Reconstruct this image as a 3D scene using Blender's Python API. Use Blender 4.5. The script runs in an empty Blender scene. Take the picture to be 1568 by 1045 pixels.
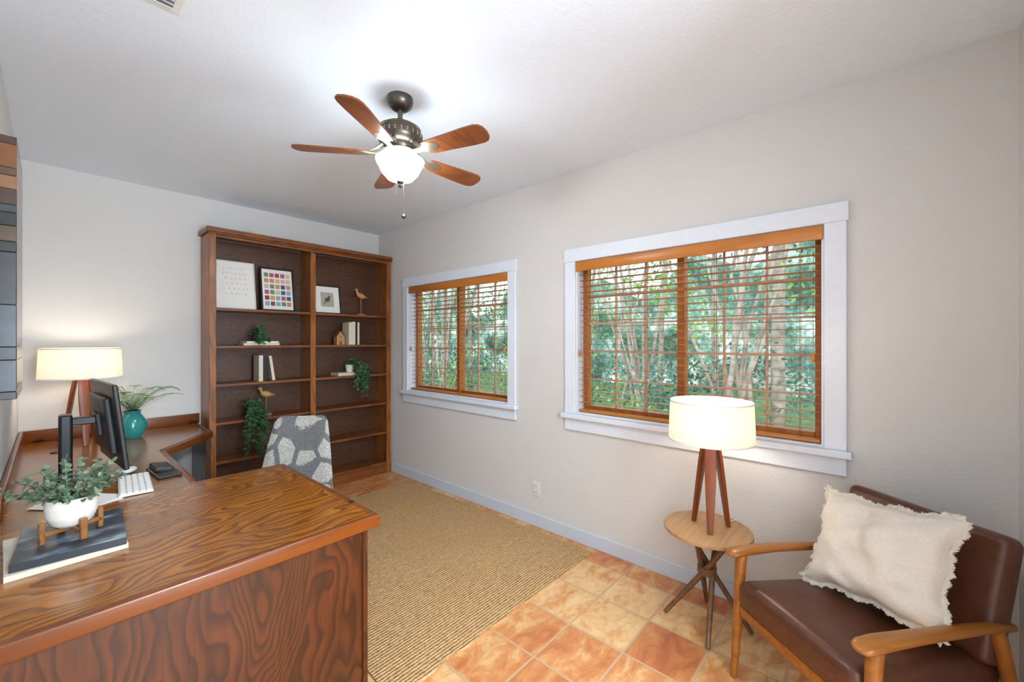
import bpy, bmesh, math, random
from mathutils import Vector, Matrix, Euler, noise as mnoise
random.seed(7)
R=math.radians
scene=bpy.context.scene
try:
    scene.view_settings.view_transform='Standard'
    scene.view_settings.look='None'
except Exception as e: print(e)

# ---------------------------------------------------------------- materials
def srgb(h):
    if isinstance(h,(tuple,list)): return (h[0],h[1],h[2],1)
    h=h.lstrip('#'); v=[int(h[i:i+2],16)/255 for i in (0,2,4)]
    return tuple([(c/12.92 if c<=.04045 else ((c+.055)/1.055)**2.4) for c in v]+[1])
def newmat(name):
    m=bpy.data.materials.new(name); m.use_nodes=True
    nt=m.node_tree; b=nt.nodes['Principled BSDF']; return m,nt,b
def N(nt,t,**k):
    n=nt.nodes.new(t)
    for a,v in k.items(): setattr(n,a,v)
    return n
def coords(nt,scale=(1,1,1),rot=(0,0,0)):
    tc=N(nt,'ShaderNodeTexCoord'); mp=N(nt,'ShaderNodeMapping')
    mp.inputs['Scale'].default_value=scale; mp.inputs['Rotation'].default_value=rot
    nt.links.new(tc.outputs['Object'],mp.inputs['Vector']); return mp.outputs[0]
def noise(nt,vec,scale=5,detail=3,rough=.5,dist=0):
    n=N(nt,'ShaderNodeTexNoise'); n.inputs['Scale'].default_value=scale; n.inputs['Detail'].default_value=detail
    n.inputs['Roughness'].default_value=rough; n.inputs['Distortion'].default_value=dist
    nt.links.new(vec,n.inputs['Vector']); return n.outputs['Fac']
def ramp(nt,fac,stops):
    r=N(nt,'ShaderNodeValToRGB'); els=r.color_ramp.elements
    while len(els)<len(stops): els.new(.5)
    for e,(p,c) in zip(els,stops): e.position=p; e.color=srgb(c)
    nt.links.new(fac,r.inputs[0]); return r.outputs[0]
def mth(nt,op,a,b=None,c=None):
    n=N(nt,'ShaderNodeMath',operation=op)
    for i,v in enumerate((a,b,c)):
        if v is None: continue
        if isinstance(v,(int,float)): n.inputs[i].default_value=v
        else: nt.links.new(v,n.inputs[i])
    return n.outputs[0]
def mixc(nt,fac,a,b,mode='MIX'):
    n=N(nt,'ShaderNodeMix',data_type='RGBA',blend_type=mode)
    if isinstance(fac,(int,float)): n.inputs[0].default_value=fac
    else: nt.links.new(fac,n.inputs[0])
    for i,v in ((6,a),(7,b)):
        if isinstance(v,(tuple,list,str)): n.inputs[i].default_value=srgb(v)
        else: nt.links.new(v,n.inputs[i])
    return n.outputs[2]
def bump(nt,b,h,s=.2,d=.01):
    n=N(nt,'ShaderNodeBump'); n.inputs['Strength'].default_value=s; n.inputs['Distance'].default_value=d
    nt.links.new(h,n.inputs['Height']); nt.links.new(n.outputs[0],b.inputs['Normal'])
def plain(name,col,rough=.6,metal=0,var=.12,nscale=25,bs=.05,coat=0,spec=.5):
    m,nt,b=newmat(name); v=coords(nt); n=noise(nt,v,nscale,3)
    c=srgb(col); d=tuple(x*(1-var) for x in c[:3]); l=tuple(min(1,x*(1+var)) for x in c[:3])
    nt.links.new(ramp(nt,n,[(.3,d),(.7,l)]),b.inputs['Base Color'])
    b.inputs['Roughness'].default_value=rough; b.inputs['Metallic'].default_value=metal
    b.inputs['Coat Weight'].default_value=coat; b.inputs['Specular IOR Level'].default_value=spec
    if bs: bump(nt,b,n,bs,.005)
    return m
def wood(name,light,dark,axis='X',freq=9,scl=4,ratio=.22,line=.55,rough=.35,coat=.2,edge=.35,streak=.35,knots=False):
    m,nt,b=newmat(name)
    s=[scl]*3; s['XYZ'.index(axis)]=scl*ratio
    v=coords(nt,tuple(s)); n=noise(nt,v,1,2.5,.45,.15)
    w=mth(nt,'FRACT',mth(nt,'MULTIPLY',n,freq))
    base=ramp(nt,w,[(0,dark),(edge,light),(.85,light),(1,dark)])
    s2=[70]*3; s2['XYZ'.index(axis)]=3
    f=noise(nt,coords(nt,tuple(s2)),1,4,.6)
    c=mixc(nt,1-line,base,light)
    c2=mixc(nt,mth(nt,'MULTIPLY',ramp(nt,f,[(.4,(0,0,0)),(.65,(1,1,1))]),streak),c,dark)
    big=noise(nt,coords(nt,(1.5,1.5,1.5)),2,2)
    c3=mixc(nt,ramp(nt,big,[(.35,(0,0,0)),(.7,(.35,.35,.35))]),c2,dark)
    if knots:
        vo=N(nt,'ShaderNodeTexVoronoi'); vo.inputs['Scale'].default_value=1; nt.links.new(coords(nt,(4,9,9)),vo.inputs['Vector'])
        k=ramp(nt,vo.outputs['Distance'],[(.08,(1,1,1)),(.16,(0,0,0))]); c3=mixc(nt,k,c3,'#2a0f06')
    nt.links.new(c3,b.inputs['Base Color'])
    b.inputs['Roughness'].default_value=rough; b.inputs['Coat Weight'].default_value=coat; b.inputs['Coat Roughness'].default_value=.25
    bump(nt,b,f,.06,.003); return m

def wallmat(name,col,s=.25,sc=70):
    m,nt,b=newmat(name); v=coords(nt); n=noise(nt,v,sc,4,.6)
    b.inputs['Base Color'].default_value=srgb(col); b.inputs['Roughness'].default_value=.85
    bump(nt,b,n,s,.01); return m
M_wall=wallmat('wall_paint','#d9d7d4')
M_ceil=wallmat('ceiling_paint','#e4eef8',.3,55)
M_trim=plain('trim_paint','#e3e9f3',.45,var=.02,bs=0)
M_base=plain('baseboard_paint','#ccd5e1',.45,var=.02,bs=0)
# saltillo tile
m,nt,b=newmat('saltillo_tile'); M_tile=m
v=coords(nt); br=N(nt,'ShaderNodeTexBrick'); br.offset=0; br.squash=1
nt.links.new(v,br.inputs['Vector'])
br.inputs['Color1'].default_value=(0,0,0,1); br.inputs['Color2'].default_value=(1,1,1,1); br.inputs['Mortar'].default_value=(.5,.5,.5,1)
for k,val in (('Scale',1),('Mortar Size',.007),('Mortar Smooth',.3),('Brick Width',.30),('Row Height',.30),('Bias',0)): br.inputs[k].default_value=val
n1=noise(nt,coords(nt,(4.5,9,1)),1,4,.6,1.2); f=mth(nt,'ADD',mth(nt,'MULTIPLY',br.outputs['Color'],.32),mth(nt,'MULTIPLY',n1,1.0))
c=ramp(nt,f,[(.36,'#b0623a'),(.52,'#c47a48'),(.66,'#cf9058'),(.78,'#dcb078'),(.95,'#e2be8c')])
n2=noise(nt,v,28,4,.6); c=mixc(nt,ramp(nt,n2,[(.48,(0,0,0)),(.75,(.4,.4,.4))]),c,'#ad6640')
c=mixc(nt,br.outputs['Fac'],c,'#c39d78')
nt.links.new(c,b.inputs['Base Color']); b.inputs['Roughness'].default_value=.36
bump(nt,b,mth(nt,'SUBTRACT',mth(nt,'MULTIPLY',n1,.3),br.outputs['Fac']),.35,.004)
# jute
m,nt,b=newmat('jute_weave'); M_jute=m
v=coords(nt); w=N(nt,'ShaderNodeTexWave',wave_type='BANDS',bands_direction='Y'); nt.links.new(v,w.inputs['Vector'])
w.inputs['Scale'].default_value=18; w.inputs['Distortion'].default_value=1.8; w.inputs['Detail'].default_value=3; w.inputs['Detail Scale'].default_value=3
w2=noise(nt,coords(nt,(90,45,45)),1,3); n3=noise(nt,coords(nt,(1.2,14,1)),1,3)
f=mth(nt,'ADD',mth(nt,'MULTIPLY',w.outputs['Fac'],.35),mth(nt,'MULTIPLY',w2,.65))
c=ramp(nt,f,[(.2,'#7d5d35'),(.42,'#b68d58'),(.75,'#d3b285')])
c=mixc(nt,ramp(nt,n3,[(.45,(0,0,0)),(.7,(.5,.5,.5))]),c,'#c2965a')
nt.links.new(c,b.inputs['Base Color']); b.inputs['Roughness'].default_value=.95; bump(nt,b,f,.9,.012)

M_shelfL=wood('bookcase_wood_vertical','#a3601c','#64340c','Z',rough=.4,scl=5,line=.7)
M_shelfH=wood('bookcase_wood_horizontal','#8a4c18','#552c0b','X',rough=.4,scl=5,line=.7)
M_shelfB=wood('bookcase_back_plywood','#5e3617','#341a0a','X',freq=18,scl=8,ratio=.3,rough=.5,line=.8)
M_deskT=wood('desk_plywood_top','#b36d17','#5c2b06','X',freq=27,scl=3.0,ratio=.42,line=.8,rough=.2,coat=.5,edge=.65,streak=.4)
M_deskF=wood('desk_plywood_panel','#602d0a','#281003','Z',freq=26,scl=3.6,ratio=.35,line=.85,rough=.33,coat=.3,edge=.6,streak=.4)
M_deskE=wood('desk_edge_pine','#824210','#552808','X',freq=4,scl=6,ratio=.1,rough=.3,coat=.4,knots=True)
M_blind=wood('blind_wood','#cf822c','#a85f18','Y',freq=4,scl=8,ratio=.08,rough=.4,streak=.3)
M_sash=wood('sash_wood','#c4782e','#96541a','Z',freq=4,scl=8,ratio=.08,rough=.45)
M_walnut=wood('lamp_walnut','#93491f','#642c10','Z',freq=5,scl=9,ratio=.1,rough=.4)
M_oak=wood('table_oak','#c0966a','#9c7448','X',freq=7,scl=6,ratio=.1,rough=.45,coat=.1)
M_chairw=wood('armchair_oak','#aa6a26','#824c18','Y',freq=6,scl=8,ratio=.12,rough=.35)
M_blade=wood('blade_wood','#884c22','#582c10','X',freq=6,scl=7,ratio=.12,rough=.3,coat=.4)
M_dkleg=wood('table_leg_wood','#7a5533','#4c3320','Z',freq=6,scl=9,ratio=.15,rough=.5)
M_ltwood=plain('light_wood','#b98a55',.5,var=.15)
M_leather=plain('brown_leather','#593422',.34,var=.15,nscale=40,bs=.15)
M_pillow=plain('pillow_cotton','#e0d8ca',.95,var=.04,nscale=90,bs=.3)
M_black=plain('black_plastic','#161616',.4,var=.1,bs=0)
M_dgrey=plain('dark_grey_plastic','#2b2c2e',.45,var=.1,bs=0)
M_white=plain('white_plastic','#e2e2e0',.4,var=.02,bs=0)
M_pot=plain('white_ceramic','#e4ddd4',.45,var=.03,nscale=60,bs=.04)
M_teal=plain('teal_ceramic','#2b8f8c',.2,var=.15,nscale=6,bs=.03,coat=.4)
M_pewter=plain('fan_pewter','#5f5a53',.32,.85,var=.2,bs=0)
M_nickel=plain('fan_nickel','#a89a88',.3,.9,var=.1,bs=0)
M_chrome=plain('chrome','#b8b8b8',.2,1,var=.05,bs=0)
M_paper=plain('paper','#efece6',.8,var=.02,bs=0)
M_ink=plain('ink','#55504a',.8,var=.05,bs=0)
M_bookc=plain('book_cream','#d8cdb8',.7,var=.05,bs=0)
M_bookk=plain('book_black','#1e1d1d',.6,var=.05,bs=0)
M_cord=plain('cord','#8a5a32',.8,var=.05,bs=0)
M_bark=plain('pale_bark','#a89c92',.9,var=.4,nscale=7,bs=.3)
M_gravel=plain('garden_ground','#64804f',1,var=.4,nscale=4,bs=.2)
def leafm(name,c1,c2,tr=.35,sc=3):
    m,nt,b=newmat(name); n=noise(nt,coords(nt),sc,3)
    col=ramp(nt,n,[(.35,c1),(.65,c2)]); nt.links.new(col,b.inputs['Base Color']); b.inputs['Roughness'].default_value=.6
    t=N(nt,'ShaderNodeBsdfTranslucent'); nt.links.new(col,t.inputs[0]); mx=N(nt,'ShaderNodeMixShader'); mx.inputs[0].default_value=tr
    nt.links.new(b.outputs[0],mx.inputs[1]); nt.links.new(t.outputs[0],mx.inputs[2]); nt.links.new(mx.outputs[0],nt.nodes['Material Output'].inputs[0]); return m
M_leafs=[leafm('foliage_teal','#3f6a5e','#6e968a',sc=.6),leafm('foliage_mid','#4b744f','#7a9f72',sc=.6),leafm('foliage_bright','#79ac50','#a8cc70',sc=.6)]
M_euc=leafm('eucalyptus_leaf','#4f6a52','#8a9f80',.15,30)
M_fern=leafm('fern_leaf','#4f8a48','#8fbf78',.2,30)
M_ivy=leafm('ivy_leaf','#23472a','#41703f',.1,30)
# emissive things
def bowlmat(nm,st):
    m,nt,b=newmat(nm); n=noise(nt,coords(nt),9,3); c=ramp(nt,n,[(.3,(.86,.92,.98)),(.7,(.91,.96,1))])
    nt.links.new(c,b.inputs['Base Color']); nt.links.new(c,b.inputs['Emission Color']); b.inputs['Emission Strength'].default_value=st; return m
M_bowl=bowlmat('alabaster_glass',75); M_bowlt=bowlmat('alabaster_glass_top',42)
m,nt,b=newmat('linen_shade'); M_shade=m
n=noise(nt,coords(nt,(60,60,300)),1,3); c=ramp(nt,n,[(.3,'#e6dfce'),(.7,'#f0eadd')])
nt.links.new(c,b.inputs['Base Color']); b.inputs['Roughness'].default_value=.9
t=N(nt,'ShaderNodeBsdfTranslucent'); nt.links.new(c,t.inputs[0]); mx=N(nt,'ShaderNodeMixShader'); mx.inputs[0].default_value=.27
nt.links.new(b.outputs[0],mx.inputs[1]); nt.links.new(t.outputs[0],mx.inputs[2]); nt.links.new(mx.outputs[0],nt.nodes['Material Output'].inputs[0])
m,nt,b=newmat('window_glass'); M_glass=m
nt.nodes.remove(b); tr=N(nt,'ShaderNodeBsdfTransparent'); gl=N(nt,'ShaderNodeBsdfGlossy'); gl.inputs['Roughness'].default_value=.02
tr.inputs[0].default_value=(.93,.98,.97,1); mx=N(nt,'ShaderNodeMixShader'); mx.inputs[0].default_value=.06
nt.links.new(tr.outputs[0],mx.inputs[1]); nt.links.new(gl.outputs[0],mx.inputs[2]); nt.links.new(mx.outputs[0],nt.nodes['Material Output'].inputs[0])
# chair fabric : woven grey with darker angular branch shapes
m,nt,b=newmat('patterned_fabric'); M_fab=m
vo=N(nt,'ShaderNodeTexVoronoi',feature='DISTANCE_TO_EDGE'); vo.inputs['Scale'].default_value=1; nt.links.new(coords(nt,(6.5,6.5,5),(0,.5,0)),vo.inputs['Vector'])
f2=noise(nt,coords(nt,(70,70,260)),1,3); jag=noise(nt,coords(nt,(60,60,60)),1,2)
pat=ramp(nt,mth(nt,'ADD',vo.outputs[0],mth(nt,'MULTIPLY',mth(nt,'SUBTRACT',jag,.5),.06)),[(.075,(1,1,1)),(.09,(0,0,0))])
base=ramp(nt,f2,[(.35,'#8f8b84'),(.65,'#c0bcb3')]); dk=ramp(nt,f2,[(.35,'#5a5a5b'),(.65,'#757473')])
c=mixc(nt,pat,base,dk); nt.links.new(c,b.inputs['Base Color']); b.inputs['Roughness'].default_value=.95
# distant foliage, bright sky gaps painted in as the palest tone
m,nt,b=newmat('distant_foliage_sky_gaps'); M_dist=m
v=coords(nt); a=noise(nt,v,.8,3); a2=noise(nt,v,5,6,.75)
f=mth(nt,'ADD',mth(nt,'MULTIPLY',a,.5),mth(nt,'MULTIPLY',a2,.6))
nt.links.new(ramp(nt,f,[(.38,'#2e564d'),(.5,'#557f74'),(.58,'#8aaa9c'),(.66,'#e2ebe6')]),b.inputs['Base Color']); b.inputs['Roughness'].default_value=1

# ---------------------------------------------------------------- mesh builder
class MB:
    def __init__(s): s.v=[];s.f=[];s.m=[];s.s=[];s.mats=[]
    def mi(s,mat):
        if mat not in s.mats: s.mats.append(mat)
        return s.mats.index(mat)
    def add(s,vs,fs,mat,smooth=False,M=None):
        o=len(s.v); k=s.mi(mat)
        for p in vs:
            p=Vector(p); s.v.append(tuple(M@p if M else p))
        for f in fs: s.f.append(tuple(i+o for i in f)); s.m.append(k); s.s.append(smooth)
    def rbox(s,size,M,mat,r=.003,seg=1,smooth=False,fn=None):
        bm=bmesh.new(); bmesh.ops.create_cube(bm,size=1)
        for v in bm.verts: v.co=Vector((v.co.x*size[0],v.co.y*size[1],v.co.z*size[2]))
        r=min(r,min(size)*.45)
        if r>0: bmesh.ops.bevel(bm,geom=list(bm.edges),offset=r,segments=seg,profile=.5,affect='EDGES')
        if not isinstance(M,Matrix): M=Matrix.Translation(Vector(M))
        bm.verts.ensure_lookup_table()
        vs=[v.co.copy() for v in bm.verts]
        if fn: vs=[fn(p) for p in vs]
        s.add(vs,[[v.index for v in f.verts] for f in bm.faces],mat,smooth,M); bm.free()
    def box(s,lo,hi,mat,r=.003,seg=1):
        lo=Vector(lo);hi=Vector(hi); s.rbox(hi-lo,(lo+hi)/2,mat,r,seg)
    def prism(s,poly,z0,z1,mat,M=None):
        n=len(poly); vs=[(x,y,z0) for x,y in poly]+[(x,y,z1) for x,y in poly]
        fs=[tuple(range(n))[::-1],tuple(range(n,2*n))]+[(i,(i+1)%n,n+(i+1)%n,n+i) for i in range(n)]
        s.add(vs,fs,mat,False,M)
    def tube(s,pts,rads,mat,seg=10,flat=1,M=None):
        pts=[Vector(p) for p in pts]
        if isinstance(rads,(int,float)): rads=[rads]*len(pts)
        vs=[];fs=[]; up=None
        for i,p in enumerate(pts):
            t=(pts[min(i+1,len(pts)-1)]-pts[max(i-1,0)]).normalized()
            if up is None: up=t.orthogonal().normalized()
            a=(up-t*up.dot(t)).normalized(); up=a; b2=t.cross(a)
            for k in range(seg):
                an=2*math.pi*k/seg; vs.append(p+a*math.cos(an)*rads[i]+b2*math.sin(an)*rads[i]*flat)
        for i in range(len(pts)-1):
            for k in range(seg):
                fs.append((i*seg+k,i*seg+(k+1)%seg,(i+1)*seg+(k+1)%seg,(i+1)*seg+k))
        fs.append(tuple(range(seg))[::-1]); o=(len(pts)-1)*seg; fs.append(tuple(range(o,o+seg)))
        s.add(vs,fs,mat,True,M)
    def bar(s,pts,ws,hs,mat,side,seg=12,e=.6):
        vs=[];fs=[]; side=Vector(side).normalized(); pts=[Vector(p) for p in pts]
        for i,p in enumerate(pts):
            t=(pts[min(i+1,len(pts)-1)]-pts[max(i-1,0)]).normalized(); u=t.cross(side).normalized()
            for k in range(seg):
                an=2*math.pi*k/seg; c=math.cos(an); q=math.sin(an)
                vs.append(p+side*math.copysign(abs(c)**e,c)*ws[i]/2+u*math.copysign(abs(q)**e,q)*hs[i]/2)
        for i in range(len(pts)-1):
            for k in range(seg): fs.append((i*seg+k,i*seg+(k+1)%seg,(i+1)*seg+(k+1)%seg,(i+1)*seg+k))
        fs.append(tuple(range(seg))[::-1]); o=(len(pts)-1)*seg; fs.append(tuple(range(o,o+seg)))
        s.add(vs,fs,mat,True)
    def lathe(s,prof,c,mat,seg=32,sx=1,sy=1,M=None,cap=True):
        vs=[];fs=[]
        for r,z in prof:
            for k in range(seg):
                a=2*math.pi*k/seg; vs.append((c[0]+r*math.cos(a)*sx,c[1]+r*math.sin(a)*sy,c[2]+z))
        for i in range(len(prof)-1):
            for k in range(seg): fs.append((i*seg+k,i*seg+(k+1)%seg,(i+1)*seg+(k+1)%seg,(i+1)*seg+k))
        if cap:
            if prof[0][0]>1e-4: fs.append(tuple(range(seg))[::-1])
            if prof[-1][0]>1e-4: o=(len(prof)-1)*seg; fs.append(tuple(range(o,o+seg)))
        s.add(vs,fs,mat,True,M)
    def ball(s,c,rad,mat,seg=16,M=None):
        prof=[(math.sin(math.pi*i/10)*1,-math.cos(math.pi*i/10)) for i in range(11)]
        T=Matrix.Translation(Vector(c))@(M or Matrix())@Matrix.Diagonal((rad[0],rad[1],rad[2],1))
        s.lathe([(max(r,.0005),z) for r,z in prof],(0,0,0),mat,seg,M=T)
    def leaf(s,p,d,n,l,w,mat,fold=.15):
        p=Vector(p); d=Vector(d).normalized(); n=Vector(n); sd=d.cross(n)
        if sd.length<1e-3: sd=d.orthogonal()
        sd.normalize(); n=sd.cross(d)
        vs=[p,p+d*l*.35+sd*w/2+n*fold*w,p+d*l*.75+sd*w*.4+n*fold*w,p+d*l,p+d*l*.75-sd*w*.4+n*fold*w,p+d*l*.35-sd*w/2+n*fold*w]
        s.add(vs,[(0,1,2,3),(0,3,4,5)],mat,False)
    def obj(s,name,loc=(0,0,0),rz=0,autosmooth=True):
        me=bpy.data.meshes.new(name); me.from_pydata(s.v,[],s.f)
        for m in s.mats: me.materials.append(m)
        me.polygons.foreach_set('material_index',s.m); me.polygons.foreach_set('use_smooth',s.s); me.update()
        if autosmooth and any(s.s):
            try: me.set_sharp_from_angle(angle=R(42))
            except Exception as e: print(e)
        o=bpy.data.objects.new(name,me); scene.collection.objects.link(o); o.location=loc; o.rotation_euler=(0,0,rz); return o
def TR(loc,rx=0,ry=0,rz=0): return Matrix.Translation(Vector(loc))@Euler((rx,ry,rz)).to_matrix().to_4x4()
def rv(a=1): return Vector((random.uniform(-a,a),random.uniform(-a,a),random.uniform(-a,a)))

# ---------------------------------------------------------------- room
XL,XR,YN,YB,H=-.156,2.576,-.425,4.412,2.735
HY=-2.6  # hallway end
b=MB(); b.box((XL-.1,HY-.1,-.1),(XR+.15,YB+.1,0),M_tile,0); b.obj('floor')
b=MB(); b.box((XL-.1,HY-.1,H),(XR+.15,YB+.1,H+.1),M_ceil,0); b.obj('ceiling')
b=MB(); b.box((XL-.1,HY-.1,0),(XL,YB+.1,H),M_wall,0); b.obj('wall_left')
b=MB(); b.box((XL,YB,0),(XR,YB+.1,H),M_wall,0); b.obj('wall_back')
W=[(.197,1.661),(2.332,3.796)]; Z0,Z1=.945,2.066
b=MB()
b.box((XR,HY-.1,0),(XR+.15,YB+.1,Z0),M_wall,0); b.box((XR,HY-.1,Z1),(XR+.15,YB+.1,H),M_wall,0)
for y0,y1 in ((HY-.1,W[0][0]),(W[0][1],W[1][0]),(W[1][1],YB+.1)): b.box((XR,y0,Z0),(XR+.15,y1,Z1),M_wall,0)
b.obj('wall_right')
b=MB(); b.box((1.35,YN-.1,0),(XR,YN,H),M_wall,0); b.box((XL,YN-.1,2.45),(1.35,YN,H),M_wall,0); b.obj('wall_near')
b=MB(); b.box((XL,HY-.1,0),(XR,HY,H),M_wall,0); b.obj('wall_hall')
b=MB(); b.box((1.27,YN,0),(1.35,YN+.018,2.45),M_trim,.003); b.box((XL,YN,2.45),(1.35,YN+.018,2.53),M_trim,.003); b.obj('trim_1')
b=MB(); b.box((XR-.014,YN+.001,0),(XR-.0005,4.12,.10),M_base,.004,2); b.obj('baseboard_right')
b=MB(); b.box((1.37,YN+.0005,0),(XR-.015,YN+.014,.10),M_base,.004,2); b.obj('baseboard_near')

for i,(y0,y1) in enumerate(W):
    b=MB(); t=.088
    x0=XR-.02
    b.box((x0,y0-t,Z0),(XR-.0005,y0,Z1),M_trim,.003); b.box((x0,y1,Z0),(XR-.0005,y1+t,Z1),M_trim,.003)
    b.box((x0-.002,y0-t-.008,Z1),(XR-.0005,y1+t+.008,Z1+.095),M_trim,.003)
    b.box((x0-.03,y0-t-.02,Z0-.035),(XR-.0005,y1+t+.02,Z0),M_trim,.006,2)
    b.box((x0,y0-t,Z0-.125),(XR-.0005,y1+t,Z0-.035),M_trim,.003)
    b.box((XR+.001,y0,Z0),(XR+.15,y0+.012,Z1),M_trim,0); b.box((XR+.001,y1-.012,Z0),(XR+.15,y1,Z1),M_trim,0)
    b.box((XR+.001,y0+.012,Z0),(XR+.15,y1-.012,Z0+.012),M_trim,0); b.box((XR+.001,y0+.012,Z1-.012),(XR+.15,y1-.012,Z1),M_trim,0)
    b.obj('trim_%d'%(i+2))
    # window unit
    b=MB(); xa,xb=XR+.085,XR+.145
    f=.045
    b.box((xa,y0+.012,Z0+.012),(xb,y0+f,Z1-.012),M_sash); b.box((xa,y1-f,Z0+.012),(xb,y1-.012,Z1-.012),M_sash)
    b.box((xa,y0+f,Z1-f),(xb,y1-f,Z1-.012),M_sash); b.box((xa,y0+f,Z0+.012),(xb,y1-f,Z0+f+.01),M_sash)
    ym=(y0+y1)/2; b.box((xa-.015,ym-.022,Z0+.02),(xb,ym+.022,Z1-.02),M_sash)
    M_munt=M_mu if i else plain('muntin_paint','#d6b29a',.5,bs=0); M_mu=M_munt
    for (p,q) in ((y0+f,ym-.022),(ym+.022,y1-f)):
        for k in (1,2): yy=p+(q-p)*k/3; b.box((xa+.02,yy-.006,Z0+f),(xa+.035,yy+.006,Z1-f),M_munt,0)
        for k in range(1,5): zz=Z0+f+(Z1-Z0-2*f)*k/5; b.box((xa+.021,p,zz-.006),(xa+.034,q,zz+.006),M_munt,0)
    b.add([(xa+.04,y0+f,Z0+f),(xa+.04,y1-f,Z0+f),(xa+.04,y1-f,Z1-f),(xa+.04,y0+f,Z1-f)],[(0,1,2,3)],M_glass)
    b.obj('window_%d'%(i+1))
    # blinds
    b=MB(); g=.018
    b.box((XR-.012,y0+.005,Z1-.075),(XR+.004,y1-.005,Z1-.004),M_blind,.004,2)
    b.box((XR+.012,y0+g,Z1-.05),(XR+.06,y1-g,Z1-.015),M_blind,.002)
    z=Z1-.10; 
    while z>Z0+.05:
        b.rbox((.046,y1-y0-2*g,.0022),TR((XR+.038,ym,z),0,R(2),0),M_blind,.0008); z-=.0425
    b.box((XR+.012,y0+g,Z0+.016),(XR+.062,y1-g,Z0+.032),M_blind,.002)
    for fr in (.06,.35,.65,.94):
        yy=y0+g+(y1-y0-2*g)*fr
        for xx in (XR+.013,XR+.063): b.tube([(xx,yy,Z0+.03),(xx,yy,Z1-.05)],.0011,M_cord,5)
    for yy in (y0+.045,y1-.045):
        b.tube([(XR-.006,yy,Z1-.07),(XR-.006,yy,1.42)],.0012,M_cord,5)
        b.lathe([(.003,.045),(.009,.03),(.011,.01),(.006,0)],(XR-.006,yy,1.375),M_blind,12)
    b.obj('window_blind')

# outlet
b=MB(); b.box((XR-.006,1.995,.24),(XR-.0004,2.065,.355),M_white,.003,2)
for zz in (.275,.32):
    b.rbox((.003,.034,.028),(XR-.007,2.03,zz),M_white,.001)
    for dy in (-.007,.007): b.rbox((.002,.003,.010),(XR-.0085,2.03+dy,zz),M_black,0)
b.obj('wall_outlet')
# vent
b=MB(); M_slot=plain('vent_slot','#8a8d90',.6,bs=0)
b.box((.10,1.76,H-.006),(.325,2.0,H-.0003),M_white,.002); b.box((.125,1.785,H-.0075),(.30,1.975,H-.0062),M_slot,0)
for k in range(8): b.rbox((.17,.013,.002),TR((.2125,1.795+k*.0245,H-.012),R(30)),M_white,0)
b.obj('ceiling_vent')

# ---------------------------------------------------------------- bookcase
b=MB(); SY,SB=4.12,4.405; x0,x1=.862,2.555; top=2.43
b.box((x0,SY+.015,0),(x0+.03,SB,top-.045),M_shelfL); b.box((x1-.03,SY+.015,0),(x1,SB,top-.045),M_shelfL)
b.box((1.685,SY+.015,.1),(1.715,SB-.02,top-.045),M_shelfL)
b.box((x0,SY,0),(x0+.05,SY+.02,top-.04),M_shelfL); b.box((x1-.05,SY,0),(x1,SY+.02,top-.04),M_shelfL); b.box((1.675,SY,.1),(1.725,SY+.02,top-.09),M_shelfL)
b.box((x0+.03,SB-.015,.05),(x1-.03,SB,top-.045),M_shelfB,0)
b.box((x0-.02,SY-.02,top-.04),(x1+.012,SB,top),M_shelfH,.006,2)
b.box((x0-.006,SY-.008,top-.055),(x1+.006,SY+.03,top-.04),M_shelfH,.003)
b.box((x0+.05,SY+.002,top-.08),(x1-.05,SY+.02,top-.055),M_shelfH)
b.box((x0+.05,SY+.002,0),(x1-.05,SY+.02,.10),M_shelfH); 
SZ=[1.76,1.44,1.115,.79,.46,.12]
for z in SZ:
    for a,c in ((x0+.03,1.685),(1.715,x1-.03)):
        b.box((a,SY+.012,z-.022),(c,SB-.016,z),M_shelfH,.002)
b.obj('bookcase')

def frame(name,xc,w,h,z,mat_f,art,fw=.014,tilt=9,y=4.25,t=.015):
    b=MB()
    b.rbox((w-2*fw+.004,.006,h-2*fw+.004),(0,.003,h/2),M_paper,0)
    b.rbox((fw,t,h),(-w/2+fw/2,0,h/2),mat_f,.002); b.rbox((fw,t,h),(w/2-fw/2,0,h/2),mat_f,.002)
    b.rbox((w-2*fw,t,fw),(0,0,fw/2),mat_f,.002); b.rbox((w-2*fw,t,fw),(0,0,h-fw/2),mat_f,.002)
    art(b,w,h)
    o=b.obj(name,(xc,y,z+.0025)); o.rotation_euler=(R(-tilt),0,0); return o
def art_text(b,w,h):
    for r in range(6):
        zz=h*.84-r*h*.105; x=-w*.32+random.uniform(0,.03)
        while x<w*.3:
            l=random.uniform(.008,.022); b.tube([(x,-.002,zz),(x+l*.3,-.002,zz+random.uniform(.003,.012)),(x+l*.6,-.002,zz-random.uniform(0,.006)),(x+l,-.002,zz+.003)],.0010,M_ink,4); x+=l+random.uniform(.012,.03)
        
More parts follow.
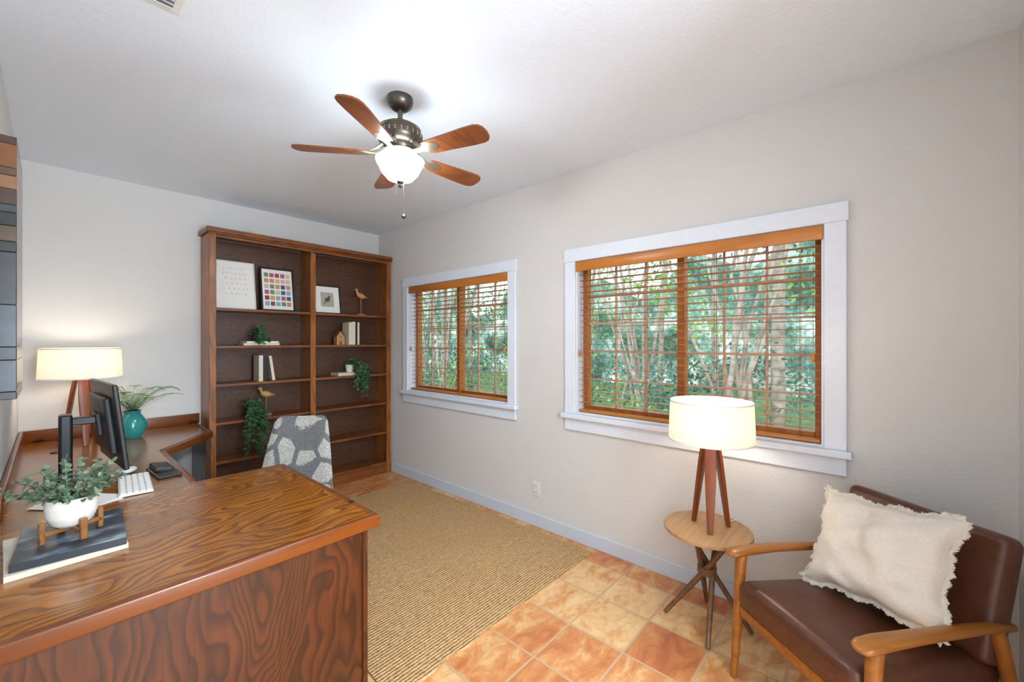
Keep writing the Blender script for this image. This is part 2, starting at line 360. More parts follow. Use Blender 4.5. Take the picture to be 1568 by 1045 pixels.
cols=['#8a3b32','#d08a6a','#3c5a78','#c9a24b','#6b8f5c','#b05a7a','#3a3a3a','#d7b9a0','#88a8b8','#a8442f']
CM=[plain('photo_tint_%d'%i,c,.5,bs=0) for i,c in enumerate(cols)]
def art_grid(b,w,h):
    for r in range(6):
        for c in range(5):
            b.rbox((w*.125,.003,h*.095),(-w*.32+c*w*.16,-.001,h*.83-r*h*.132),random.choice(CM),0)
def art_bird(b,w,h):
    b.rbox((w*.48,.003,h*.5),(0,-.001,h/2),CMg,0)
    b.ball((0,-.003,h*.5),(w*.10,.003,h*.07),M_ink,M=Euler((0,R(-30),0)).to_matrix().to_4x4()); b.ball((w*.07,-.003,h*.6),(w*.045,.003,w*.04),M_ink)
    b.tube([(-w*.07,-.003,h*.45),(-w*.14,-.003,h*.34)],[.006,.002],M_ink,6); b.tube([(-w*.2,-.003,h*.36),(w*.2,-.003,h*.42)],.003,M_ltwood,6)
CMg=plain('print_ground','#a9ab98',.6,bs=0)
M_ltframe=plain('light_frame','#d9d2c4',.5,bs=0)
frame('framed_calligraphy',1.09,.31,.44,1.76,M_ltframe,art_text,.008)
frame('framed_photo_collage',1.435,.295,.42,1.76,M_black,art_grid,.016)
frame('framed_bird_print',1.905,.275,.30,1.76,M_black,art_bird,.012)

def bird(name,loc,hh,flip=1):
    b=MB(); b.lathe([(.045,0),(.045,.012),(.042,.016)],(0,0,0),M_ltwood,24); b.tube([(0,0,.015),(0,0,hh*.62)],.003,M_ltwood,8)
    b.ball((0,0,hh*.72),(.052,.026,.030),M_ltwood,M=Euler((0,R(-18*flip),0)).to_matrix().to_4x4())
    b.tube([(.03*flip,0,hh*.75),(.045*flip,0,hh*.86),(.05*flip,0,hh*.92)],[.018,.012,.012],M_ltwood,10); b.ball((.052*flip,0,hh*.93),(.019,.014,.015),M_ltwood)
    b.tube([(.062*flip,0,hh*.93),(.11*flip,0,hh*.90)],[.005,.001],M_dkleg,6); b.tube([(-.03*flip,0,hh*.71),(-.075*flip,0,hh*.66)],[.016,.004],M_ltwood,8)
    b.obj(name,loc)
bird('wooden_bird_figurine',(2.26,4.24,1.76),.30,-1); bird('wooden_bird_figurine',(1.33,4.26,.79),.27,-1)
def books(name,x,z,specs,y=4.22,lean=0):
    b=MB(); cx=0
    for k,(w,d,h,m_) in enumerate(specs):
        ang=R(lean) if k==len(specs)-1 else 0
        T=TR((cx+w/2+(.03 if ang else 0),0,h/2+(.004 if ang else 0)),0,-ang,0)
        b.rbox((w,d,h),T,m_,.002); b.rbox((w*.75,d-.01,h+.001),T@Matrix.Translation((0,.004,0)),M_paper,0); cx+=w+.001
    b.obj(name,(x,y,z))
books('upright_books',1.235,1.115,[(.034,.15,.235,M_bookc),(.030,.15,.24,M_bookk),(.024,.15,.225,M_bookc)],lean=8)
books('upright_books',2.075,1.44,[(.035,.15,.235,M_bookc),(.036,.15,.245,M_bookc),(.022,.15,.25,M_bookk),(.022,.15,.24,M_bookc)])
b=MB(); b.rbox((.29,.2,.022),(0,0,.011),M_bookc,.002); b.rbox((.26,.19,.016),(.01,0,.030),M_paper,.002); b.obj('stacked_books',(1.26,4.24,1.44))
b=MB(); b.rbox((.22,.18,.03),(0,0,.015),M_bookc,.002); b.obj('single_book',(2.08,4.25,1.115))
b=MB(); b.prism([(-.04,0),(.04,0),(.04,.085),(0,.14),(-.04,.085)],-.035,.035,M_ltwood,TR((0,0,0),R(90)))
b.rbox((.02,.002,.035),(0,-.036,.0195),M_dkleg,0); b.rbox((.014,.002,.014),(0,-.036,.085),M_dkleg,0)
for sg in (-1,1): b.rbox((.075,.08,.006),TR((sg*.025,0,.116),0,sg*R(54),0),M_dkleg,.001)
b.obj('wooden_toy_house',(2.005,4.22,1.44))
b=MB(); b.lathe([(.001,0),(.06,0),(.075,.02),(.07,.024),(.05,.012),(.001,.01)],(0,0,0),M_pot,28); b.obj('shallow_dish',(1.22,4.2,2.43))

def trailing(name,loc,drop,potmat,n=16,pr=.05,ph=.09,sp=.07,side=0):
    b=MB(); b.lathe([(.001,0),(pr*.75,0),(pr,ph),(pr*.9,ph),(pr*.85,ph-.012),(.001,ph-.012)],(0,0,0),potmat,24)
    for k in range(n):
        a=random.uniform(0,2*math.pi); r=pr*.6
        front = k>n*.35
        out=Vector((random.uniform(-sp,sp)+side, -(.125+random.uniform(0,.05)) if front else math.sin(a)*.06,0))
        p0=Vector((math.cos(a)*r,math.sin(a)*r,ph-.01)); pk=Vector((out.x*.5,out.y*.5,ph+random.uniform(.02,.07)))
        L=(random.uniform(.25,1)*drop) if front else -.02
        pts=[p0,pk,Vector((out.x,out.y,ph-.02))]
        if front:
            q=pts[-1].copy()
            m_=max(3,int(L/.04))
            for j in range(m_):
                q=q+Vector((random.uniform(-.012,.012),random.uniform(-.006,.004),-L/m_)); pts.append(q.copy())
        b.tube(pts,.0014,M_ivy,4)
        for j in range(len(pts)-1):
            for t_ in (0,.33,.66):
                p=pts[j].lerp(pts[j+1],t_)
                d=rv(1); d.z=-abs(d.z)*.5; b.leaf(p,d,(rv(.5)+Vector((0,-1,.4))),random.uniform(.022,.036),random.uniform(.016,.026),M_ivy)
    b.obj(name,loc)
M_dpot=plain('dark_pot','#2d2f2d',.6,bs=0)
trailing('trailing_ivy',(1.24,4.22,1.482),.09,M_dpot,14,.045,.075,.05,.02)
trailing('trailing_ivy',(1.19,4.22,.79),.42,M_dpot,34,.05,.10,.085)
trailing('trailing_ivy',(2.12,4.22,1.147),.33,M_pot,30,.045,.08,.09,.06)

# ---------------------------------------------------------------- desk
b=MB(); zt=.77; e=.05; lx=XL+.004
px,py0,py1=.895,1.522,2.57
b.box((lx,py0+.03,zt-.032),(px-.03,py1-.03,zt),M_deskT,.001)
b.box((lx,py0,zt-e),(px,py0+.03,zt),M_deskE,.006,3); b.box((px-.03,py0+.03,zt-e),(px,py1,zt),M_deskE,.006,3); b.box((.45,py1-.03,zt-e),(px-.03,py1,zt),M_deskE,.005,2)
b.box((lx,py0+.045,0),(px-.05,py0+.065,zt-.033),M_deskF,.001); b.box((px-.07,py0+.066,0),(px-.05,py1-.05,zt-.033),M_deskF,.001)
b.box((px-.055,py0+.035,0),(px-.035,py0+.075,zt-.034),M_deskF,.001)
b.box((.44,py1-.07,0),(px-.071,py1-.05,zt-.033),M_deskF,.001)
b.prism([(lx,py1-.03),(.46,py1-.03),(.46,3.48),(.80,3.91),(.80,4.405),(lx,4.405)],zt-.032,zt-.0005,M_deskT)
def edge(p,q):
    p=Vector(p);q=Vector(q);d=q-p; b.rbox((d.length+.03,.03,e),TR(((p.x+q.x)/2,(p.y+q.y)/2,zt-e/2),0,0,math.atan2(d.y,d.x)),M_deskE,.005,2)
edge((.475,py1+.02),(.475,3.46)); edge((.482,3.475),(.822,3.905)); edge((.825,3.92),(.825,4.385))
b.box((.80,3.93,0),(.835,4.40,zt-.034),M_deskF,.002)
b.box((lx,2.6,0),(lx+.02,4.4,.3),M_deskF,.001)
b.box((lx,4.385,zt),(.85,4.405,zt+.085),M_deskE,.004,2); b.box((lx,py1,zt),(lx+.02,4.385,zt+.085),M_deskE,.004,2)
for yy in (3.4,): b.box((lx+.02,yy,0),(.44,yy+.02,zt-.033),M_deskF,.001)
b.lathe([(.03,0),(.03,.004),(.02,.005)],(0.02,3.9,zt),M_black,20)
b.obj('corner_desk')

# monitor : panel rear toward -X side
b=MB()
T=TR((.205,3.15,1.04),0,R(-6),R(5))
b.rbox((.022,.60,.44),T,M_black,.006,2)
b.rbox((.002,.575,.40),T@Matrix.Translation((.0115,0,.005)),M_dgrey,0)
b.rbox((.03,.42,.30),T@Matrix.Translation((-.022,0,0)),M_dgrey,.012,3)
b.rbox((.02,.12,.12),T@Matrix.Translation((-.044,0,0)),M_black,.004,2)
for k in range(9): b.rbox((.003,.20,.004),T@Matrix.Translation((-.037,0,.06+k*.009)),M_black,0)
b.rbox((.10,.05,.04),(.108,3.13,1.06),M_black,.006,2)
b.rbox((.05,.10,.33),(.045,3.12,.935),M_black,.012,3)
b.rbox((.22,.24,.012),(.08,3.12,.777),M_black,.006,2)
b.obj('computer_monitor')
b=MB(); T=TR((.27,2.72,.778),0,0,R(86))
b.rbox((.36,.12,.012),T,M_white,.004,2)
for r in range(5):
    for c in range(15): b.rbox((.019,.017,.004),T@Matrix.Translation((-.161+c*.023,-.045+r*.0225,.0075)),M_paper,.001)
b.obj('keyboard')
b=MB(); b.rbox((.10,.26,.014),(0,0,.007),M_black,.005,2); b.rbox((.08,.14,.03),TR((.0,.05,.022),0,R(10)),M_dgrey,.01,3); b.obj('wrist_rest',(.40,2.87,.77),R(4))
b=MB(); b.ball((0,0,.016),(.055,.032,.016),M_white); b.rbox((.03,.002,.004),(.025,0,.032),M_dgrey,0); b.obj('computer_mouse',(.27,3.0,.771),R(60))
b=MB(); 
for k in range(3): b.rbox((.19,.26,.001),TR((0,0,.001+k*.0013),0,0,R(k*9)),M_paper,0)
b.obj('loose_papers',(.08,2.62,.77),R(20))

# teal vase with fern
b=MB(); b.lathe([(.001,0),(.045,0),(.07,.03),(.085,.08),(.082,.12),(.055,.165),(.045,.18),(.052,.2),(.045,.2),(.04,.18),(.001,.17)],(0,0,0),M_teal,32)
for k in range(17):
    a=k*2*math.pi/17+random.uniform(-.2,.2); L=random.uniform(.22,.34); up=random.uniform(.08,.20)
    if math.sin(a)>.35: L*=.55
    if math.cos(a)<-.2: L*=.5
    d=Vector((math.cos(a),math.sin(a),0)); pts=[]
    for j in range(13):
        t_=j/12; pts.append(Vector((0,0,.19))+d*L*t_+Vector((0,0,up*math.sin(t_*2.2))))
    b.tube(pts,.0015,M_fern,4)
    s_=d.cross(Vector((0,0,1)))
    for j in range(1,13):
        for h_ in (0,.5):
            p=pts[j-1].lerp(pts[j],h_) ; l=.055*math.sin(math.pi*min(.98,(j-.5+h_)/13+.08))+.008
            for sg in (-1,1): b.leaf(p,s_*sg+d*.4,(0,0,1),l,.012,M_fern,.05)
b.obj('fern_in_teal_vase',(.39,4.08,.77))

# coffee table books + eucalyptus
m,nt,bb=newmat('book_cover_photo'); n=noise(nt,coords(nt,(9,14,1)),1,4)
nt.links.new(ramp(nt,n,[(.38,'#2a3038'),(.5,'#3d4a58'),(.6,'#6f8494'),(.7,'#b4b8b4')]),bb.inputs['Base Color']); bb.inputs['Roughness'].default_value=.3; M_cov=m
M_spine=plain('book_spine_dark','#23272d',.4,bs=0)
b=MB()
def bk(cx,cy,z,w,d,h,cm,rz):
    T=TR((cx,cy,z+h/2),0,0,rz); sp=M_spine if cm is M_cov else cm
    b.rbox((w,d,.003),T@Matrix.Translation((0,0,h/2-.0015)),cm,.001); b.rbox((w,d,.003),T@Matrix.Translation((0,0,-h/2+.0015)),sp,.001)
    b.rbox((w-.012,d-.012,h-.006),T,M_paper,0); b.rbox((w,.004,h-.001),T@Matrix.Translation((0,-d/2+.002,0)),sp,.001)
bk(.03,2.09,.77,.27,.36,.018,M_bookc,R(3)); bk(.05,2.09,.788,.255,.35,.026,M_cov,R(-3))
b.obj('coffee_table_books')
b=MB(); M_acacia=wood('stand_wood','#a06a38','#6e4420','X',scl=9)
for rz in (R(20),R(110)):
    b.rbox((.15,.018,.014),TR((0,0,.030),0,0,rz),M_acacia,.002)
    for sg in (-1,1): b.rbox((.014,.018,.070),TR((0,0,.035),0,0,rz)@Matrix.Translation((sg*.073,0,0)),M_acacia,.002)
b.lathe([(.001,.038),(.035,.038),(.053,.052),(.063,.08),(.065,.11),(.062,.135),(.057,.135),(.058,.118),(.001,.115)],(0,0,0),M_pot,36)
for k in range(44):
    a=random.uniform(0,2*math.pi); el=random.uniform(.35,1.45); L=random.uniform(.07,.15)
    d=Vector((math.cos(a)*math.cos(el),math.sin(a)*math.cos(el),.35+math.sin(el)*.75)); p=Vector((math.cos(a)*.03,math.sin(a)*.03,.118)); pts=[p.copy()]
    for j in range(6): d.z-=.06; p=p+d.normalized()*L/6; pts.append(p.copy())
    b.tube(pts,.0012,M_euc,4)
    for j in range(1,7):
        for q in range(3):
            dd=rv(1)+d*.5; b.leaf(pts[j]+rv(.004),dd,rv(.5)+Vector((0,0,1)),random.uniform(.014,.025),random.uniform(.012,.02),M_euc,.08)
b.obj('potted_eucalyptus',(.045,2.06,.8145))

# ---------------------------------------------------------------- table lamps
def lamp(name,loc,rz):
    b=MB()
    for k in range(3):
        a=k*2*math.pi/3; c,s_=math.cos(a),math.sin(a)
        p0=Vector((c*.095,s_*.095,0)); p1=Vector((c*.030,s_*.030,.46)); tang=(-s_,c,0)
        pts=[p0,p0.lerp(p1,.5),p0.lerp(p1,.75),p1]; b.bar(pts,[.028,.050,.056,.046],[.018]*4,M_walnut,tang,12,.35)
    b.lathe([(.022,.44),(.022,.475),(.012,.485),(.012,.52)],(0,0,0),M_nickel,16)
    r0,r1,za,zb=.206,.198,.455,.662
    b.lathe([(r0,za),(r1,zb)],(0,0,0),M_shade,64,cap=False)
    b.lathe([(r0+.001,za),(r0+.001,za+.008),(r0-.001,za+.008)],(0,0,0),M_paper,64,cap=False); b.lathe([(r1+.001,zb-.008),(r1+.001,zb),(r1-.001,zb)],(0,0,0),M_paper,64,cap=False)
    for k in range(3): a=k*2.094; b.tube([(0,0,.50),(math.cos(a)*r0,math.sin(a)*r0,.50)],.002,M_nickel,5)
    o=b.obj(name,loc,rz)
    l=bpy.data.lights.new('bulb','POINT'); l.energy=4.6; l.color=(1,.86,.70); l.shadow_soft_size=.05
    lo=bpy.data.objects.new('bulb',l); scene.collection.objects.link(lo); lo.parent=o; lo.location=(0,0,.56); return o
lamp('table_lamp',(2.292,.650,.506),R(75)); lamp('table_lamp',(.135,4.08,.77),R(40))

# side table
b=MB()
b.lathe([(.001,.480),(.200,.480),(.212,.486),(.214,.494),(.212,.502),(.206,.506),(.001,.506)],(0,0,0),M_oak,48)
for k in range(4):
    a=k*math.pi/2+.3; a2=a+R(155)
    p0=Vector((math.cos(a)*.205,math.sin(a)*.205,.006)); pm=Vector((math.cos(a+R(65))*.028,math.sin(a+R(65))*.028,.285)); p1=Vector((math.cos(a2)*.125,math.sin(a2)*.125,.482))
    b.tube([p0,p0.lerp(pm,.5),pm,pm.lerp(p1,.5),p1],[.011,.0135,.0145,.0135,.012],M_dkleg,12)
b.lathe([(.042,.262),(.047,.266),(.047,.30),(.042,.304)],(0,0,0),M_dkleg,24)
b.obj('side_table',(2.283,.665,0))
b=MB(); b.tube([(2.42,.60,.5085),(2.47,.57,.5085),(2.52,.52,.45),(2.548,.45,.30),(2.55,.36,.12),(2.55,.25,.02)],.0025,M_white,6); b.obj('power_cord')

# ---------------------------------------------------------------- armchair
b=MB()
for sg in (-1,1):
    x=sg*.283
    b.tube([(x,.0,0),(x,.02,.25),(x,.035,.50),(x,.045,.54)],[.013,.019,.023,.021],M_chairw,14)
    b.tube([(x,.66,0),(x,.60,.25),(x,.53,.50),(x,.515,.535)],[.013,.02,.021,.018],M_chairw,14)
    pts=[(x+sg*.0,-.028,.541),(x,-.02,.543),(x,.0,.547),(x,.06,.552),(x,.2,.553),(x-sg*.005,.4,.545),(x-sg*.01,.53,.535),(x-sg*.012,.60,.528),(x-sg*.012,.61,.527)]
    b.bar(pts,[.03,.055,.068,.066,.055,.045,.04,.034,.02],[.012,.022,.028,.03,.028,.028,.026,.024,.014],M_chairw,(1,0,0),16,.75)
    b.rbox((.024,.60,.045),TR((x,.32,.285),R(-5)),M_chairw,.006,2)
b.rbox((.55,.024,.045),(0,.025,.30),M_chairw,.006,2); b.rbox((.55,.024,.04),(0,.58,.26),M_chairw,.006,2)
def puff(a,bx,c,k):
    def fn(p):
        u=p.x/(a/2);w=p.y/(bx/2); return Vector((p.x,p.y,p.z+math.copysign(1,p.z)*k*max(0,(1-u*u))*max(0,(1-w*w))))
    return fn
def cushion(size,M,mat,r,k):
    bm=bmesh.new(); bmesh.ops.create_cube(bm,size=1); 
    for v in bm.verts: v.co=Vector((v.co.x*size[0],v.co.y*size[1],v.co.z*size[2]))
    bmesh.ops.bevel(bm,geom=list(bm.edges),offset=r,segments=5,profile=.5,affect='EDGES')
    bmesh.ops.subdivide_edges(bm,edges=[e_ for e_ in bm.edges if e_.calc_length()>min(size)*.9],cuts=8,use_grid_fill=True)
    f=puff(size[0],size[1],size[2],k); bm.verts.index_update()
    b.add([f(v.co) for v in bm.verts],[[v.index for v in q.verts] for q in bm.faces],mat,True,M); bm.free()
cushion((.525,.60,.125),TR((0,.295,.365),R(-4)),M_leather,.04,.012)
cushion((.555,.43,.085),TR((0,.58,.605),R(90-14)),M_leather,.03,.010)
Bv=Vector((.785,-.62,0)); Sv=Vector((-.62,-.785,0)); C0=Vector((1.823,.250,0))
b.obj('armchair',C0,math.atan2(-.785,-.62))
# pillow
b=MB(); n=40; S=.245; vs=[];fs=[]
def prof(u,v_,sg):
    e_=max(0,(1-abs(u)**2.4))*max(0,(1-abs(v_)**2.4))
    x=u*S*(1-.13*(1-v_*v_)*abs(u)**3); y=v_*S*.82*(1-.13*(1-u*u)*abs(v_)**3)
    x+=.006*math.sin(v_*9+1)*abs(u)**6; y+=.006*math.sin(u*10)*abs(v_)**6
    w=mnoise.noise(Vector((u*1.8,v_*1.8,sg*3)))*.030*e_**.5+mnoise.noise(Vector((u*3.8+9,v_*3.8,sg*7)))*.014*e_**.3
    w+=.006*math.sin(9*(u-v_))*abs(u*v_)*e_**.3
    w-=.03*math.exp(-((u+.15)**2+(v_-.62)**2)/.10)*e_**.5
    return Vector((x,y,sg*(.085*e_**.55+w)))
for sg in (1,-1):
    vs=[prof(-1+2*i/n,-1+2*j/n,sg) if (0<i<n and 0<j<n) else prof(-1+2*i/n,-1+2*j/n,0) for i in range(n+1) for j in range(n+1)]
    fs=[(i*(n+1)+j,(i+1)*(n+1)+j,(i+1)*(n+1)+j+1,i*(n+1)+j+1) for i in range(n) for j in range(n)]
    if sg<0: fs=[f_[::-1] for f_ in fs]
    b.add(vs,fs,M_pillow,True)
for q in range(4):
    K=80; ring=[]
    for k in range(K+1):
        t_=-1+2*k/K; u,v_=[(1,t_),(-1,t_),(t_,1),(t_,-1)][q]; p=prof(u,v_,0); o_=Vector([(1,0,0),(-1,0,0),(0,1,0),(0,-1,0)][q])
        ring.append((p-o_*.004,p+o_*(.010+.0025*math.sin(k*1.1))+Vector((0,0,.005*math.sin(k*.7+q)))))
    b.add([x for pr in ring for x in pr],[(2*k,2*k+2,2*k+3,2*k+1) for k in range(K)],M_pillow,True)
    for k in range(K):
        for h_ in (0,.25,.5,.75):
            p=ring[k][1].lerp(ring[k+1][1],h_); o_=Vector([(1,0,0),(-1,0,0),(0,1,0),(0,-1,0)][q]); d=(o_+rv(.35)).normalized(); L=random.uniform(.005,.010)
            b.tube([p-o_*.004,p+d*L*.6,p+d*L+rv(.002)],[.0018,.0016,.0007],M_pillow,4)
o=b.obj('throw_pillow')
ctr=C0+Bv*.40+Sv*.0+Vector((0,0,.655))
tl=R(27); yv=(Vector((0,0,1))*math.cos(tl)+Bv*math.sin(tl)); xv=Sv; zv=xv.cross(yv)
Mx=Matrix((xv,yv,zv)).transposed().to_4x4(); Mx=Mx@Matrix.Rotation(R(8),4,'Z'); Mx.translation=ctr; o.matrix_world=Mx

# ---------------------------------------------------------------- office chair
b=MB()
for k in range(5):
    a=k*2*math.pi/5+.3; d=Vector((math.cos(a),math.sin(a),0)); b.tube([d*.02+Vector((0,0,.10)),d*.28+Vector((0,0,.075))],[.022,.014],M_chrome,10)
    T=TR(d*.28+Vector((0,0,.03)),0,R(90),a+1.2); 
    for sx in (-.014,.014): b.lathe([(.001,-.009),(.027,-.009),(.030,-.004),(.030,.004),(.027,.009),(.001,.009)],(0,0,sx),M_black,18,M=T)
    b.tube([d*.28+Vector((0,0,.03)),d*.28+Vector((0,0,.085))],.008,M_black,8)
b.tube([(0,0,.09),(0,0,.40)],[.026,.024],M_chrome,16); b.rbox((.2,.2,.03),(0,0,.40),M_black,.01,2)
cushion((.46,.46,.09),TR((0,0,.45)),M_fab,.035,.010)
n=20; T=TR((0,.20,.46),R(-15)); vs=[]
def bs(u,v_,s_):
    hw=.24-.065*v_
    z=v_*.485; corner=max(0,abs(u)-.72)/.28; z-= .045*corner**2.4*max(0,(v_-.6)/.4)
    return Vector((u*hw, -.045*u*u*(1-.3*v_)+ s_*(.026*(1-abs(u)**8)*(1-(2*abs(v_-.5))**10)+.004),z))
for s_ in (1,-1):
    vs=[bs(-1+2*i/n,j/n,s_) for i in range(n+1) for j in range(n+1)]
    fs=[(i*(n+1)+j,(i+1)*(n+1)+j,(i+1)*(n+1)+j+1,i*(n+1)+j+1) for i in range(n) for j in range(n)]
    if s_>0: fs=[f_[::-1] for f_ in fs]
    b.add(vs,fs,M_fab,True,T)
rim=[(0,j) for j in range(n+1)]+[(i,n) for i in range(1,n+1)]+[(n,j) for j in range(n-1,-1,-1)]+[(i,0) for i in range(n-1,0,-1)]
vs=[bs(-1+2*i/n,j/n,-1) for i,j in rim]+[bs(-1+2*i/n,j/n,1) for i,j in rim]; L=len(rim)
b.add(vs,[(k,(k+1)%L,L+(k+1)%L,L+k) for k in range(L)],M_fab,True,T)
b.obj('office_chair',(1.00,2.82,.014),R(-38))

# rug
b=MB(); rx0,rx1,ry0,ry1=.93,2.49,1.48,3.66; nn=60; pts=[]
for i in range(nn): pts.append((rx0+(rx1-rx0)*i/nn,ry0+.006*math.sin(i*.7)))
for i in range(nn): pts.append((rx1+.005*math.sin(i*.6),ry0+(ry1-ry0)*i/nn))
for i in range(nn): pts.append((rx1-(rx1-rx0)*i/nn,ry1+.006*math.sin(i*.8)))
for i in range(nn): pts.append((rx0+.006*math.sin(i*.5),ry1-(ry1-ry0)*i/nn))
b.prism(pts,0.0005,.013,M_jute); b.obj('jute_rug')

# ---------------------------------------------------------------- ceiling fan
b=MB(); z0=2.43
b.lathe([(.001,H-.0005),(.064,H-.0005),(.066,H-.02),(.058,H-.045),(.035,H-.062),(.001,H-.066)][::-1],(0,0,0),M_pewter,36)
b.tube([(0,0,H-.06),(0,0,2.60)],.013,M_pewter,16)
b.lathe([(.001,2.455),(.075,2.455),(.082,2.465),(.082,2.485),(.105,2.50),(.113,2.52),(.113,2.545),(.10,2.555),(.10,2.565),(.085,2.585),(.045,2.60),(.028,2.615),(.001,2.62)],(0,0,0),M_pewter,48)
for zz in (2.552,2.562,2.572): b.lathe([(.100,zz-.003),(.105,zz),(.100,zz+.003)],(0,0,0),M_nickel,48,cap=False)
for k in range(24):
    a=2*math.pi*k/24; b.rbox((.004,.006,.022),TR((math.cos(a)*.1135,math.sin(a)*.1135,2.533),0,0,a),M_nickel,.001)
b.lathe([(.001,2.412),(.055,2.414),(.07,2.425),(.085,2.435),(.092,2.448),(.075,2.458),(.001,2.458)],(0,0,0),M_nickel,40)
b.lathe([(.001,2.302),(.03,2.304),(.065,2.318),(.092,2.348),(.104,2.375),(.118,2.400),(.122,2.412)],(0,0,0),M_bowl,48,cap=False)
b.lathe([(.122,2.412),(.114,2.413),(.001,2.408)],(0,0,0),M_bowlt,48,cap=False)
b.lathe([(.001,2.270),(.008,2.274),(.012,2.284),(.006,2.291),(.018,2.298),(.02,2.305),(.001,2.306)],(0,0,0),M_pewter,20)
b.tube([(0.02,0,2.31),(.022,0,2.14)],.0016,M_nickel,5); b.lathe([(.001,0),(.010,.006),(.012,.014),(.006,.024),(.001,.026)],(.022,0,2.115),M_pewter,14)
b.tube([(-.01,.02,2.31),(-.012,.022,2.24)],.0014,M_nickel,5)
for k in range(5):
    M_=Matrix.Rotation(R(140.7+72*k),4,'Z')@Matrix.Translation((0,0,z0+.012))@Matrix.Rotation(R(-12),4,'X')
    out=[(.165,.040),(.19,.046),(.30,.052),(.42,.060),(.475,.060),(.50,.052),(.515,.033),(.52,0)]
    poly=out+[(x,-y) for x,y in out[-2::-1]]
    b.prism(poly,-.004,.004,M_blade,M_)
    arm=[(.07,.018),(.11,.013),(.15,.016),(.175,.036),(.205,.036),(.235,.02),(.245,0)]
    M2=Matrix.Rotation(R(140.7+72*k),4,'Z')@Matrix.Translation((0,0,z0+.024))@Matrix.Rotation(R(-12),4,'X')
    poly=arm+[(x,-y) for x,y in arm[-2::-1]]; b.prism(poly,-.017,-.011,M_nickel,M2)
    b.tube([(.085,0,.035),(.12,0,.012),(.16,0,-.006)],[.012,.010,.007],M_nickel,8,M=M2)
o=b.obj('ceiling_fan',(1.195,1.838,0))

# ---------------------------------------------------------------- thick banded panel art on left wall
b=MB(); pm=[plain('plank_%d'%i,c,.25,var=.2,nscale=12,bs=.05,coat=.3) for i,c in enumerate(['#7a4e30','#8f6a4c','#4a3a30','#2c2c2e','#3e444a','#5c4838','#1d1e20'])]
seq=[(6,.03),(4,.12),(3,.05),(4,.16),(3,.20),(6,.04),(5,.06),(3,.05),(4,.03),(2,.06),(1,.05),(5,.03),(0,.09),(2,.03)]
zz=1.258
for k,hh in seq:
    b.box((XL+.001,2.45,zz),(XL+.066,2.90,zz+hh-.001),pm[k],.002); zz+=hh
b.obj('wood_plank_wall_art')

# ---------------------------------------------------------------- outside
b=MB(); b.box((XR+.6,-30,-.6),(45,60,-.5),M_gravel,0); b.obj('garden_ground')
b=MB()
def trunk(x,y,r,hh,lx,ly,mat=M_bark,wob=.10):
    pts=[];rr=[]
    for j in range(10):
        t_=j/9; pts.append((x+lx*t_**1.3+random.uniform(-wob,wob)*(j>0),y+ly*t_**1.3+random.uniform(-wob,wob)*(j>0),-.5+hh*t_)); rr.append(r*(1-.55*t_))
    b.tube(pts,rr,mat,8)
for (x,y) in ((7.5,1.8),(8.5,3.9),(8.0,9.6),(9.5,12.8),(9,-2),(10,6.2),(10,19)):
    for k in range(9): trunk(x+random.uniform(-.25,.25),y+random.uniform(-.25,.25),random.uniform(.022,.045),random.uniform(5.5,7),random.uniform(-.8,.8),random.uniform(-2.2,2.2))
for (x,y,r) in ((9,1.4,.13),(11,7.6,.10),(8.5,10.6,.11),(12,3.3,.10),(13,15,.14),(12,-1,.12),(12,4.8,.09),(11,12,.1)): trunk(x,y,r,8,random.uniform(-.3,.3),random.uniform(-.3,.3),wob=.04)
def cluster(c,rad,n_,mat,l0=.09):
    for _ in range(n_):
        v_=Vector((random.gauss(0,rad),random.gauss(0,rad),random.gauss(0,rad*.6)))
        b.leaf(Vector(c)+v_,rv(),rv()+Vector((-.5,0,.8)),random.uniform(l0,l0*1.9),random.uniform(l0*.5,l0*.9),mat,.1)
for _ in range(210):
    x=random.uniform(7,14); y=x*random.uniform(-.35,2.0)
    zc=random.choice((random.uniform(-.3,1.0),random.uniform(1.8,6.5))) 
    mt=M_leafs[0] if zc<1.4 and random.random()<.75 else random.choice(M_leafs)
    cluster((x,y,zc),random.uniform(.3,.6),100,mt,.055+.003*x)
b.obj('garden_trees',autosmooth=False)
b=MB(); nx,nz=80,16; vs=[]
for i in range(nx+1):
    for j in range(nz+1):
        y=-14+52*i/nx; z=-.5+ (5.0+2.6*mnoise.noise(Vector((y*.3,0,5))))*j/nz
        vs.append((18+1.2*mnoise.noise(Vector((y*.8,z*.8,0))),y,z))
b.add(vs,[(i*(nz+1)+j,i*(nz+1)+j+1,(i+1)*(nz+1)+j+1,(i+1)*(nz+1)+j) for i in range(nx) for j in range(nz)],M_dist,True); b.obj('distant_tree_line')

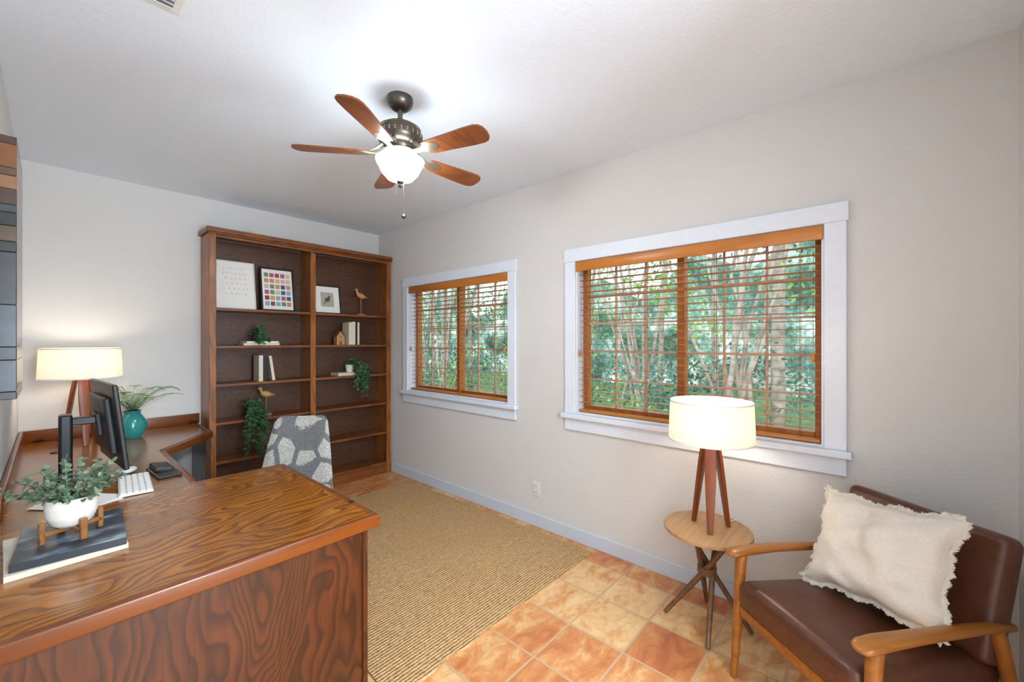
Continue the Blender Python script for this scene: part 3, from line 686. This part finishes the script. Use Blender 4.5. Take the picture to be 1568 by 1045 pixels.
# ---------------------------------------------------------------- lights
w=bpy.data.worlds.new('World'); scene.world=w; w.use_nodes=True
bg=w.node_tree.nodes['Background']; bg.inputs[0].default_value=(.78,.88,1,1); bg.inputs[1].default_value=2.0
s=bpy.data.lights.new('sun','SUN'); s.energy=2.8; s.angle=R(8); s.color=(1,.97,.92)
so=bpy.data.objects.new('sun',s); scene.collection.objects.link(so); so.rotation_euler=Vector((1,.35,-.95)).to_track_quat('-Z','Y').to_euler()
# unseen hallway fixture and window frame, added with fill lights for the room
b=MB(); b.lathe([(.001,H-.07),(.26,H-.06),(.3,H-.03),(.3,H-.0005)],(0,0,0),M_pot,32); ho=b.obj('added_hall_fixture',(.6,-1.5,0))
a=bpy.data.lights.new('hall_fill_disk','AREA'); a.shape='DISK'; a.size=.6; a.energy=185; a.color=(.76,.88,1)
ao=bpy.data.objects.new('hall_fill_disk',a); scene.collection.objects.link(ao); ao.parent=ho; ao.location=(0,0,H-.08)
b=MB()
for lo_,hi_ in (((-.10,HY,.55),(-.04,HY+.03,2.25)),((1.34,HY,.55),(1.40,HY+.03,2.25)),((-.04,HY,.55),(1.34,HY+.03,.61)),((-.04,HY,2.19),(1.34,HY+.03,2.25)),((.63,HY,.61),(.67,HY+.03,2.19))): b.box(lo_,hi_,M_trim,.003)
wo=b.obj('window_3')
a=bpy.data.lights.new('hall_fill_panel','AREA'); a.shape='RECTANGLE'; a.size=1.3; a.size_y=1.5; a.energy=200; a.color=(.72,.86,1)  # added area fill behind the camera, no glazed opening in the wall
ao=bpy.data.objects.new('hall_fill_panel',a); scene.collection.objects.link(ao); ao.parent=wo; ao.location=(.65,HY+.08,1.4); ao.rotation_euler=Vector((0.05,1,.42)).to_track_quat('-Z','Y').to_euler()

# ---------------------------------------------------------------- camera
cd=bpy.data.cameras.new('camera'); cd.sensor_width=36; cd.lens=14.4; cd.clip_start=.02; cd.clip_end=200
co=bpy.data.objects.new('camera',cd); scene.collection.objects.link(co); co.location=(0,0,1.48); co.rotation_euler=(R(90),0,R(-48.3))
scene.camera=co
